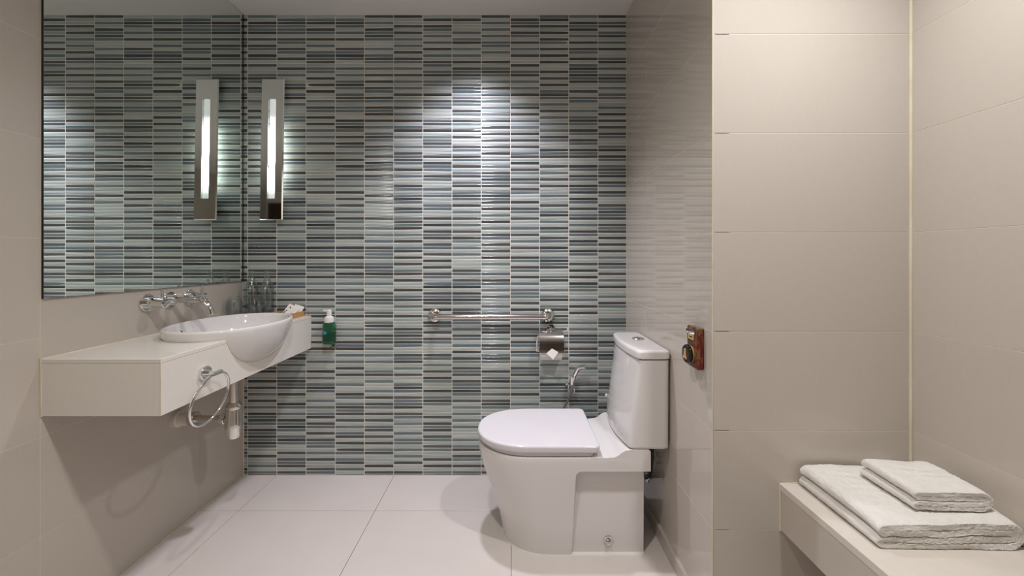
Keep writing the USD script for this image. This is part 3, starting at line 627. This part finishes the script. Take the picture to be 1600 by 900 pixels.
kn = part(pq, 'knob', lathe([(0, 0.006), (0.0285, 0.006), (0.030, 0.009), (0.030, 0.015), (0.027, 0.0185), (0.0, 0.0195)], kc, (-1, 0, 0), 40), 'black_lacquer', 30)
foot = sg.Polygon()
for (a_, b_, r_) in ((0.0, 0.012, 0.0062), (0.0, 0.004, 0.0065), (0.0, -0.005, 0.0085), (-0.008, -0.012, 0.0052), (0.0085, -0.011, 0.0055)):
    foot = foot.union(sg.Point(kc[1] + a_, kc[2] + b_).buffer(r_))
part(kn, 'inlay', extr_x(foot, kc[0] - 0.0205, kc[0] - 0.0185), 'wood_light')

# ------------------------------------------------------------------ shelf
SX0, SZT, SZB, SY0 = 0.8085, 0.472, 0.333, 0.15
sh_ = thing('wall_shelf', 'pale stone-clad wall shelf carrying the folded towels on the right', 'shelf', (XR, Y1, SZB))
part(sh_, 'shelf_top', bev(SX0, XR, SY0, Y1, SZT - 0.019, SZT, 0.0012, '+z'), 'shelf_stone')
part(sh_, 'front_panel', box(SX0 + 0.002, SX0 + 0.022, SY0, Y1, SZB, SZT - 0.0198), 'wall_tile_beige')
part(sh_, 'underside', box(SX0 + 0.0222, XR, SY0, Y1, SZB + 0.002, SZB + 0.014), 'wall_tile_beige')
part(sh_, 'end_sealant', tube([(SX0 + 0.001, Y1 - 0.001, SZB - 0.004), (SX0 + 0.001, Y1 - 0.001, SZT), (SX0 + 0.06, Y1 - 0.001, SZT + 0.001), (XR - 0.006, Y1 - 0.001, SZT + 0.001)], 0.0025, 8), 'cream_sealant')

# ------------------------------------------------------------------ towels
def towel(x0, x1, y0, y1, z0, height, t, seed, wav):
    """A towel folded double and then over: a band of cloth seen end-on, run along y."""
    hgt = height; g = (hgt - 4 * t) / 3
    zs = [t / 2, t / 2 + t + g * 0.35, hgt - t / 2 - t - g * 0.35, hgt - t / 2]
    zs = [z0 + z for z in zs]
    L, R = x0, x1
    def arc(cx, cz, rz, a0, a1, rx=None, n=12):
        rx = rz if rx is None else rx
        return [(cx + rx * math.cos(a), cz + rz * math.sin(a)) for a in np.linspace(a0, a1, n)]
    ro, ri, rl1 = (zs[3] - zs[0]) / 2, (zs[2] - zs[1]) / 2, (zs[1] - zs[0]) / 2
    wob = lambda x, k: wav * math.sin(x * 31 + k * 1.9 + seed) + 0.6 * wav * math.sin(x * 67 + k * 2.6 + seed)
    pts = [(x, zs[0]) for x in np.linspace(L + rl1, R - ro * 1.2, 30)]
    pts += arc(R - ro * 1.2, (zs[0] + zs[3]) / 2, ro, -math.pi / 2, math.pi / 2, ro * 1.2)
    pts += [(x, zs[3]) for x in np.linspace(R - ro * 1.2, L + rl1, 30)]
    pts += arc(L + rl1, (zs[2] + zs[3]) / 2, (zs[3] - zs[2]) / 2, math.pi / 2, 3 * math.pi / 2, rl1 * 1.3)
    inR = R - ro * 1.2 - t * 0.6
    pts += [(x, zs[2] + wob(x, 1)) for x in np.linspace(L + rl1, inR, 30)]
    pts += arc(inR, (zs[1] + zs[2]) / 2 + wob(inR, 1) * 0.5, ri, math.pi / 2, -math.pi / 2, ri * 1.6 + t)[1:-1]
    pts += [(x, zs[1] + wob(x, 1) * 0.35) for x in np.linspace(inR, L + rl1, 30)]
    pts += arc(L + rl1, (zs[0] + zs[1]) / 2, rl1, math.pi / 2, 3 * math.pi / 2, rl1 * 1.3)[:-1]
    ringp = sg.LinearRing(pts)
    band = ringp.buffer(t * 0.47, quad_segs=4)
    if band.geom_type == 'MultiPolygon': band = max(band.geoms, key=lambda q: q.area)
    t_ = extr_y(band.simplify(0.0004), y0, y1)
    m = man(t_).refine_to_length(0.0042)
    q = tm(m); q.merge_vertices()
    trimesh.smoothing.filter_taubin(q, iterations=6)
    v = q.vertices.copy(); rel = (v[:, 2] - z0) / hgt
    n1 = meshkit.noise(np.stack([v[:, 0] * 11, v[:, 1] * 11, v[:, 2] * 8], 1), seed) - 0.5
    n2 = meshkit.noise(np.stack([v[:, 0] * 38, v[:, 1] * 38, v[:, 2] * 38], 1), seed + 3) - 0.5
    n3 = meshkit.noise(v * 260, seed + 5) - 0.5
    nor = q.vertex_normals
    v[:, 2] += rel * (n1 * 0.010 + n2 * 0.004)
    v += nor * (n3 * 0.0022)[:, None]
    up = np.clip((nor[:, 2] - 0.6) / 0.3, 0, 1) * (rel > 0.8) * np.clip((np.minimum(v[:, 1] - y0, y1 - v[:, 1]) - 0.035) / 0.01, 0, 1) * np.clip((v[:, 0] - x0 - 0.03) / 0.01, 0, 1)
    tri = np.abs(((v[:, 1] / 0.030) % 1.0) - 0.5) * 0.030
    v[:, 2] += up * 0.0014 * np.sin(2 * np.pi * (v[:, 0] + tri) / 0.0160)
    edge = np.minimum(v[:, 1] - y0, y1 - v[:, 1])
    drop = np.clip(1 - edge / 0.03, 0, 1) ** 2
    v[:, 2] -= drop * rel * 0.006
    v[:, 0] += (meshkit.noise(np.stack([v[:, 1] * 9, v[:, 2] * 30, 0 * v[:, 0]], 1), seed + 9) - 0.5) * 0.008 * (rel > 0.4)
    v[:, 1] += (meshkit.noise(np.stack([v[:, 0] * 16, v[:, 2] * 70, 0 * v[:, 0]], 1), seed + 11) - 0.5) * 0.005 * np.clip(1 - edge / 0.08, 0, 1)
    v[:, 2] = np.maximum(v[:, 2], z0 + 0.0005)
    q.vertices = v
    return q
def turned(m, c, deg):
    m.apply_transform(trimesh.transformations.rotation_matrix(math.radians(deg), (0, 0, 1), c)); return m
bt_ = turned(towel(0.866, 1.192, 0.930, 1.190, SZT + 0.0005, 0.066, 0.0158, 3, 0.0016), (1.03, 1.06, 0), -0.6)
sthing('bath_towel', 'large folded white terry bath towel lying on the stone shelf', 'towel', bt_, 'terry', True)
htw = turned(towel(0.985, 1.160, 0.965, 1.122, SZT + 0.0685, 0.050, 0.0120, 8, 0.0012), (1.07, 1.05, 0), -2)
sthing('hand_towel', 'small folded white terry towel lying on top of the larger towel', 'towel', htw, 'terry', True)
